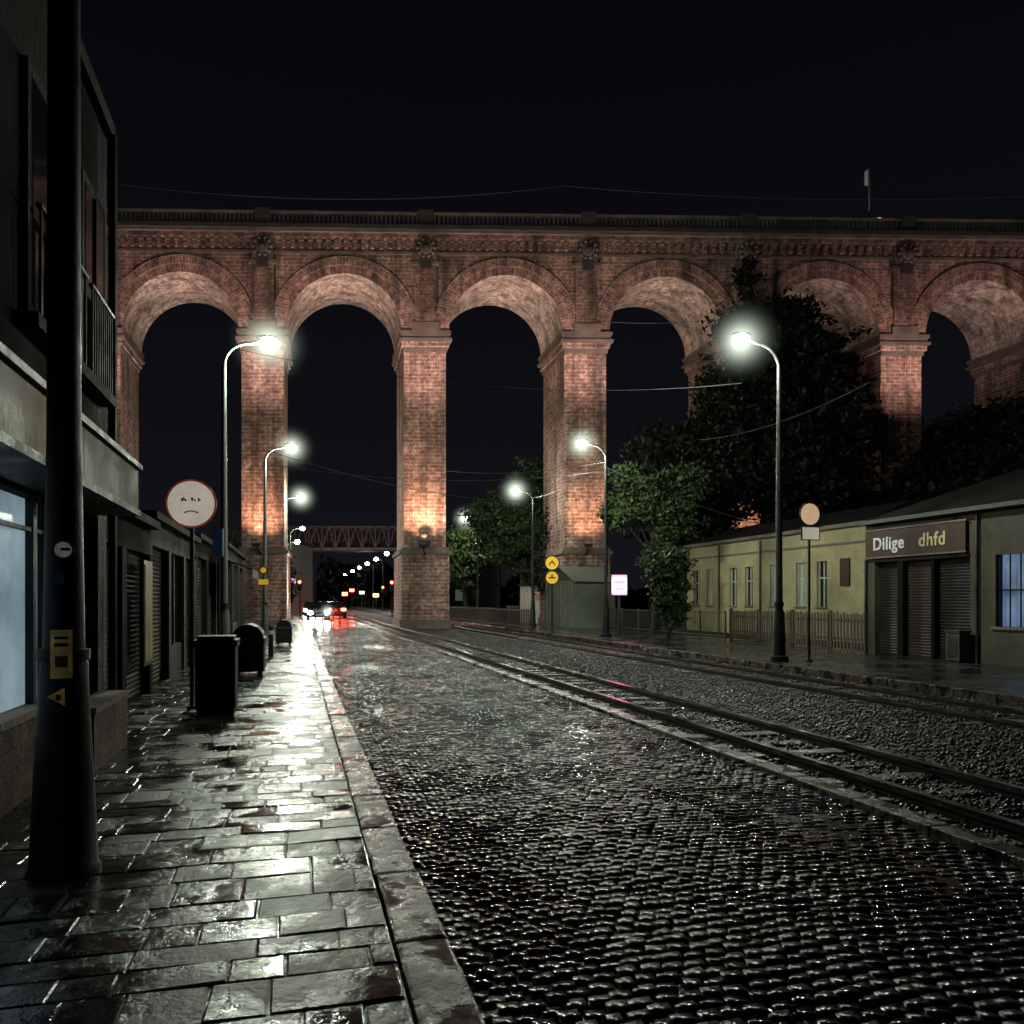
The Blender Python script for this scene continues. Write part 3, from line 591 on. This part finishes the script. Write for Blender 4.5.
rf=[(yv-.14,u0-.1,H+.14),(yv-.14,u1+.1,H+.14),(yv+4.7,u1+.1,H+.14),(yv+4.7,u0-.1,H+.14),(yv+2.3,u0+.6,H+1.0),(yv+2.3,u1-.6,H+1.0)]
for f in ((0,1,5,4),(1,2,5),(2,3,4,5),(3,0,4)): b.face([rf[i] for i in f],m_roof)
b.tube([(yv-.08,29.9,.1),(yv-.08,29.9,4.1)],[.04,.04],m_metal,8); b.tube([(yv-.08,33.3,.1),(yv-.08,33.3,4.1)],[.04,.04],m_metal,8)
b.make('walls_windows_roof',parent=r)
v,u=uv_from(580,43); r=root('small_pitched_hut',W(v,u,.1),TH+math.radians(-75)); b=MB()
b.box(-1.4,1.4,-1.3,1.3,0,2.5,m_hut)
for s_ in(-1,1):
    b.face([(s_*1.6,-1.5,2.45),(s_*1.6,1.5,2.45),(0,1.5,3.3),(0,-1.5,3.3)],m_hut)
    b.face([(-1.4,s_*1.301,2.5),(1.4,s_*1.301,2.5),(0,s_*1.301,3.25)],m_greyr)
for k in range(11): b.box(-1.4+k*.27,-1.37+k*.27,-1.325,-1.3,0,2.45,m_greyr)
for k in range(10): b.box(-1.425,-1.4,-1.3+k*.28,-1.27+k*.28,0,2.45,m_greyr)
b.make('hut_body',parent=r)
v,u=uv_from(540,52); r=root('small_white_hut',W(v,u,.1),TH); b=MB(); b.box(-1,1,-1.2,1.2,0,2.4,m_white); b.box(-1.15,1.15,-1.35,1.35,2.4,2.55,m_roof); b.box(-.3,.3,-1.23,-1.2,.1,1.9,m_brown); b.box(-.3,.15,-1.24,-1.232,2.0,2.25,m_redl); b.make('hut_body',parent=r)
# fences
r=root('picket_fence',rot=TH); b=MB(); u=19.2; fv=15.75
while u<27:
    hh=1.2+random.gauss(0,.02); b.box(fv-.012,fv+.012,u,u+.085,.16,hh,m_fence); b.face([(fv-.012,u,hh),(fv-.012,u+.085,hh),(fv-.012,u+.042,hh+.05)],m_fence); u+=.15+random.gauss(0,.006)
for z in (.4,.95): b.box(fv+.012,fv+.05,19.2,27,z,z+.08,m_fence)
for k in range(5): b.box(fv+.03,fv+.13,19.2+k*1.93,19.3+k*1.93,.1,1.28,m_fence)
b.make('pickets_and_rails',parent=r)
r=root('metal_railing',rot=TH); b=MB(); u=27.2
while u<60: b.box(fv-.008,fv+.008,u,u+.018,.2,1.1,m_pole); u+=.16
for z in (.2,1.1): b.box(fv-.02,fv+.02,27.2,60,z,z+.04,m_pole)
u=27.2
while u<60: b.box(fv-.03,fv+.03,u,u+.06,.1,1.2,m_pole); u+=2
b.make('bars',parent=r)
r=root('platform_barrier',rot=TH); b=MB(); u=37
while u<58: b.box(10.95,11.0,u,u+.03,.14,1.15,m_pole); u+=.3
for z in (.25,1.05): b.box(10.96,10.99,37,58,z,z+.06,m_hut)
b.make('posts_and_rails',parent=r)
# ------------------------------------------------------------------ trees
def tree(name,x,y,lobes,trunk_r,nclump,mat,leaf=.22,base=0,lp=26,spread=.55):
    r=root(name,(x,y,base)); b=MB(); top=max(l[2] for l in lobes)
    pts=[];rad=[]
    for k in range(7):
        t=k/6; pts.append((.25*math.sin(t*3+x),.2*math.sin(t*4+y),t*top)); rad.append(trunk_r*(1-.8*t)+.02)
    b.tube(pts,rad,m_bark,10)
    for l_ in lobes:
        for q in range(3):
            h=random.uniform(.35,.8)*top; h=min(h,l_[2]); p0=Vector((.2*math.sin(h/top*3+x),.15,h)); p1=Vector((l_[0]+random.uniform(-.5,.5)*l_[3],l_[1]+random.uniform(-.5,.5)*l_[4],l_[2]+random.uniform(-.1,.6)*l_[5]))
            mid=(p0+p1)/2+Vector((random.uniform(-.3,.3),random.uniform(-.3,.3),-.2)); b.tube([p0,mid,p1],[trunk_r*.35,trunk_r*.2,.02],m_bark,6)
    b.make('trunk_and_limbs',parent=r)
    L=np.array(lobes); w=(L[:,3]*L[:,4]*L[:,5])**(2/3); idx=rng.choice(len(L),nclump,p=w/w.sum())
    d=rng.normal(size=(nclump,3)); d/=np.linalg.norm(d,axis=1)[:,None]; rr=(rng.random(nclump)**.45)*(.8+.35*rng.random(nclump))
    C=L[idx,:3]+d*rr[:,None]*L[idx,3:6]
    cs_=.5+.9*rng.random(nclump)
    P=C[:,None]+rng.normal(size=(nclump,lp,3))*(spread*.5*cs_)[:,None,None]*np.array([1,1,.6]); P=P.reshape(-1,3)
    n=len(P); a=rng.normal(size=(n,3)); a/=np.linalg.norm(a,axis=1)[:,None]; c=np.cross(a,rng.normal(size=(n,3))); c/=np.linalg.norm(c,axis=1)[:,None]
    s=leaf*(.6+.7*rng.random(n))[:,None]
    V=np.stack([P-a*s,P+c*s*.45,P+a*s,P-c*s*.45],1).reshape(-1,3); F=np.arange(n*4).reshape(-1,4)
    npmesh('foliage',V,F,mat,parent=r)
def px(p,d): return (p-512)/800*d
tree('large_dark_tree',px(780,41.5),41.5,[(0,0,8,4,3.,3.5),(-1.6,0,12,3,2.2,2.6),(1.4,0,13.3,2.9,2.3,2.8),(-2.2,-.5,15.4,1.3,1.2,1.2),(.2,0,16.0,1.5,1.4,1.5),(3.3,0,10.5,2,2,2.3),(-3.6,0,9.5,2,2,2),(-1.7,0,18.6,.5,.4,1.5)],.38,1300,m_leafd,.19,lp=34)
tree('dark_tree',px(690,43),43,[(0,0,6,3,2.6,3),(-1,0,9.3,2.3,2,1.8),(1.5,0,10.2,1.8,1.6,1.6)],.25,600,m_leafd,.19,lp=30)
tree('green_tree',px(652,36),36,[(-.2,0,6.4,1.2,1.1,1.2),(-1.4,-.2,5.6,.9,.9,.8),(.9,0,5.3,1.3,1.2,1.2),(.5,-.3,3.4,.9,.9,1.1),(1.5,0,6.9,.9,.9,.8),(-1.2,0,7.2,.6,.6,.5)],.14,380,m_leaf,.12,spread=.42,lp=30)
tree('green_bush_tree',px(668,30),30,[(0,0,2.6,.75,.7,1.1),(.1,0,1.3,.6,.6,.8)],.08,170,m_leaf,.1,lp=28,spread=.32)
tree('street_tree',px(520,56),56,[(0,0,6.0,3.2,2.5,2.6),(1.2,0,9.2,2.2,2,2.2),(-1.8,0,7.4,2,1.8,1.6),(2.6,0,4.4,1.8,1.8,2.0)],.28,650,m_leaf,.19,lp=30)
tree('street_tree',px(466,64),64,[(0,0,5.0,2.0,2,2.4),(.6,0,7.2,1.3,1.5,1.3)],.22,300,m_leaf,.22)
tree('street_tree',px(556,50),50,[(0,0,3.4,1.6,1.5,2.2),(.2,0,6.0,1.2,1.2,1.4)],.2,260,m_leafd,.18)
tree('slender_tree',px(279,56),56,[(0,0,3.6,.8,.9,1.6),(.2,0,2.2,.7,.8,1.0)],.1,120,m_leafd,.15)
def hill():
    nx,ny=60,30; V=[];F=[]
    for j in range(ny):
        for i in range(nx):
            v_=23.7+i*1.0; u_=2+j*1.6
            t=max(0,min(1,(v_-23.8)/13)); t=t*t*(3-2*t); g=min(1,j/5)
            z=(10.6*t+1.2*math.sin(v_*.5)*t+.6*math.sin(v_*1.3+u_*.7)*t)*g
            V.append((v_,u_,z+.05))
    for j in range(ny-1):
        for i in range(nx-1): a=j*nx+i; F.append((a,a+1,a+nx+1,a+nx))
    npmesh('hillside',np.array(V),np.array(F),m_ground,rot=TH,smooth=True)
    n=36000
    cl=rng.integers(0,500,n); cv=24+rng.random(500)*32; cu=8+rng.random(500)*38; ch=rng.random(500)
    v_=cv[cl]+rng.normal(0,.7,n); u_=cu[cl]+rng.normal(0,.7,n)
    t=np.clip((v_-23.8)/13,0,1); t=t*t*(3-2*t); z=10.6*t+1.2*np.sin(v_*.5)*t+.5+rng.normal(0,.45,n)+.9*ch[cl]
    P=np.stack([v_,u_,z],1); a=rng.normal(size=(n,3)); a/=np.linalg.norm(a,axis=1)[:,None]; c=np.cross(a,rng.normal(size=(n,3))); c/=np.linalg.norm(c,axis=1)[:,None]; s=.2
    V=np.stack([P-a*s,P+c*s*.5,P+a*s,P-c*s*.5],1).reshape(-1,3); npmesh('hillside_shrubs',V,np.arange(n*4).reshape(-1,4),m_leafd,rot=TH)
hill()
# ------------------------------------------------------------------ distant truss bridge
D=130; r=root('steel_truss_bridge',(0,D,0)); b=MB(); xa,xb=px(215,D),px(402,D); z0,z1=1.6+50*D/800,1.6+74*D/800
m_truss=M('painted_steel',(.12,.07,.06),.6)
for y in(0,4):
    b.box(xa,xb,y,y+.3,z0,z0+.4,m_truss); b.box(xa,xb,y,y+.3,z1-.25,z1,m_truss)
    n=14; w=(xb-xa)/n
    for k in range(n):
        x=xa+k*w; b.tube([(x,y+.15,z0+.2),(x+w/2,y+.15,z1-.1)],[.11,.11],m_truss,6); b.tube([(x+w/2,y+.15,z1-.1),(x+w,y+.15,z0+.2)],[.11,.11],m_truss,6); b.box(x-.08,x+.08,y,y+.3,z0,z1,m_truss)
b.box(xa,xb,0,4.3,z0-.1,z0,m_dstone)
for x in (xa,xb): b.box(x-1,x+1,0,4.3,0,z0-.1,m_stone)
b.make('truss',parent=r)
light('POINT','bridge_fill_light',((xa+xb)/2+5,-8,z0-2),1000,(1,.7,.55),r,.2)  # unseen point light added in front so the truss shows
n=14000; x_=rng.uniform(-160,120,n); y_=rng.uniform(170,200,n); z_=rng.random(n)*(3+3.5*(np.sin(x_*.13)+1)+2*np.sin(x_*.41))
P=np.stack([x_,y_,z_],1); a=rng.normal(size=(n,3)); a/=np.linalg.norm(a,axis=1)[:,None]; c=np.cross(a,rng.normal(size=(n,3))); c/=np.linalg.norm(c,axis=1)[:,None]
k=abs(P[:,0]+.27*P[:,1]+3)>8; P,a,c=P[k],a[k],c[k]
V=np.stack([P-a*1.0,P+c*.5,P+a*1.0,P-c*.5],1).reshape(-1,3); npmesh('distant_trees',V,np.arange(len(P)*4).reshape(-1,4),m_leafd)
m_dw=M('distant_wall',(.06,.055,.05),.8)
for (p0,p1,d,h) in ((255,290,88,8),(405,448,100,7),(448,500,110,8.5)):
    b=MB()
    x0,x1=px(p0,d),px(p1,d); b.box(x0,x1,d,d+10,0,h,m_dw); b.box(x0-.3,x1+.3,d-.3,d+10.3,h,h+.4,m_roof)
    k=x0+1
    while k<x1-1.5:
        for z in (1.5,4.4):
            b.box(k,k+1,d-.03,d,z,z+1.5,m_glass if random.random()<.6 else m_glow)
        k+=2.4
    b.make('distant_building')
# ------------------------------------------------------------------ cars
def car(v,u,face,paint):
    r=root('car',W(v,u,0),TH+(0 if face>0 else math.pi)); b=MB()
    st=[(-2.1,.72,.45,.72),(-2.05,.82,.3,.92),(-1.5,.88,.22,.98),(.9,.88,.22,.95),(1.7,.85,.25,.82),(2.1,.76,.35,.66)]
    def ring(y,w,z0,z1): return [(-w*.92,y,z0),(w*.92,y,z0),(w,y,(z0+z1)/2),(w*.93,y,z1),(-w*.93,y,z1),(-w,y,(z0+z1)/2)]
    R_=[ring(*s) for s in st]
    for i in range(len(R_)-1):
        for k in range(6): b.face([R_[i][k],R_[i][(k+1)%6],R_[i+1][(k+1)%6],R_[i+1][k]],paint)
    b.face(R_[0],paint); b.face(R_[-1][::-1],paint)
    base=[(-.8,-1.9,.93),(.8,-1.9,.93),(.8,.95,.93),(-.8,.95,.93)]; top=[(-.6,-1.3,1.43),(.6,-1.3,1.43),(.62,.2,1.45),(-.62,.2,1.45)]
    for k in range(4): b.face([base[k],base[(k+1)%4],top[(k+1)%4],top[k]],m_glass)
    b.face(top,paint)
    for x in(-.8,.8):
        for y in(-1.3,1.35): b.tube([(x-.1,y,.31),(x+.1,y,.31)],[.31,.31],m_tyre,16); b.tube([(x-.105,y,.31),(x+.105,y,.31)],[.18,.18],m_metal,12)
    b.make('car_body',parent=r,smooth=True); b=MB()
    for x in(-.62,.62):
        b.sph((x,2.06,.6),.16,m_headl,(1.2,.6,.9)); b.sph((x,-2.1,.78),.17,m_redl,(1.4,.5,.8))
    b.box(-.25,.25,2.1,2.12,.4,.5,m_white); b.make('head_and_tail_lamps',parent=r)
    if face<0:
        light('SPOT','headlight_beam',(0,2.4,.6),1300,(1,.93,.82),r,.1,spot_size=1.0,spot_blend=.6,rot=(math.radians(84),0,0))
        me=bpy.data.meshes.new('bloom_ball'); bm=bmesh.new(); bmesh.ops.create_icosphere(bm,subdivisions=3,radius=1); bm.to_mesh(me); bm.free(); me.materials.append(mh)
        o=bpy.data.objects.new('headlight_bloom',me); S.collection.objects.link(o); o.parent=r; o.location=(-.62,2.3,.7); o.scale=(1.1,1.1,1.1)  # same glowing volume, imitating bloom around one headlight
    else: light('POINT','tail_glow',(0,-2.5,.8),60,(1,.06,.02),r,.15)
    return r
car(1.7,66,-1,m_carp); car(1.5,82,-1,m_carp); car(3.3,72,1,m_carp); car(3.4,86,1,m_carp2); car(1.6,115,-1,m_carp); car(3.3,100,1,m_carp)
for p_,d in ((392,72),(300,70),(383,100)):
    v,u=uv_from(p_,d); r=root('traffic_light',W(v,u,.1)); b=MB(); b.tube([(0,0,0),(0,0,2.4)],[.06,.05],m_black,8); b.box(-.17,.17,-.15,.15,2.3,3.3,m_black)
    for k,mt in enumerate((m_black,m_black,m_redl)): b.sph((0,-.15,2.48+k*.3),.13,mt)
    b.make('signal_head',parent=r)
m_shopl=EM('lit_shop_sign_face',(.9,.85,.8),2.5)
for p_,d,z,mt in ((292,80,3.2,m_pink),(297,100,2.4,m_shopl),(345,120,2.2,m_redl),(352,140,3,m_redl),(310,150,4,m_shopl),(362,130,2.5,m_shopl),(376,118,2,m_amber),(286,70,4.4,m_shopl)):
    v,u=uv_from(p_,d); r=root('lit_shop_sign',W(v,u,0)); b=MB(); b.box(-.05,.05,-.05,.05,0,z,m_metal); b.box(-.45,.45,-.1,.1,z,z+.6,m_black); b.box(-.4,.4,-.106,-.1,z+.06,z+.54,mt); b.make('sign_box',parent=r)
# ------------------------------------------------------------------ wires
m_wire=M('black_wire',(.05,.05,.05),.6)
b=MB()
def wire(p0,p1,sag,r_=.008):
    pts=[]
    for k in range(17):
        t=k/16; q=Vector(p0).lerp(Vector(p1),t); q.z-=sag*4*t*(1-t); pts.append(q)
    b.tube(pts,[r_]*17,m_wire,5,False)
wire(W(-1.6,18,7.0),W(11.1,18.4,7.2),.5,.005); wire(W(-1.2,30.5,6.6),W(11.6,29,6.6),.5,.01)
wire(W(11.8,30,7),W(19,28,4.3),.2,.012); wire(W(11.8,30,7.2),W(13,43.5,7.4),.3,.012); wire(W(-1.2,30.5,7.1),W(12.6,42,7),.5,.012)
wire(worldpx(440,470,45),worldpx(606,462,31.5),.3,.012); wire(worldpx(610,322,44),worldpx(735,318,40),.15,.016); wire(worldpx(700,440,30),worldpx(870,382,22),.3,.008)
wire(worldpx(100,182,40),worldpx(565,186,44),.8,.012); wire(worldpx(565,186,44),worldpx(1100,192,46),.6,.012)
b.make('overhead_wires')
# ------------------------------------------------------------------ world, moon, camera
w=bpy.data.worlds.new('World'); S.world=w; w.use_nodes=True; n=w.node_tree.nodes; l=w.node_tree.links; bg=n['Background']
t=n.new('ShaderNodeTexCoord'); s=n.new('ShaderNodeSeparateXYZ'); l.new(t.outputs['Generated'],s.inputs[0])
r=ramp(n,l,s.outputs[2],[(0.0,(.0068,.0069,.0100)),(.22,(.0042,.0042,.0063)),(.6,(.0021,.0021,.0032))])
l.new(r.outputs[0],bg.inputs[0]); bg.inputs[1].default_value=1.0
light('SUN','moon',(0,0,30),.008,(.7,.8,1),angle=math.radians(.5),rot=(math.radians(40),math.radians(10),0))
cam=bpy.data.cameras.new('camera'); co=bpy.data.objects.new('camera',cam); S.collection.objects.link(co); S.camera=co
co.location=(0,0,1.6); co.rotation_euler=(math.radians(90),0,0); cam.sensor_width=36; cam.lens=28.125; cam.shift_y=88/1024; cam.clip_end=3000; cam.clip_start=.05
S.view_settings.view_transform='Standard'; S.view_settings.look='None'; S.view_settings.exposure=0
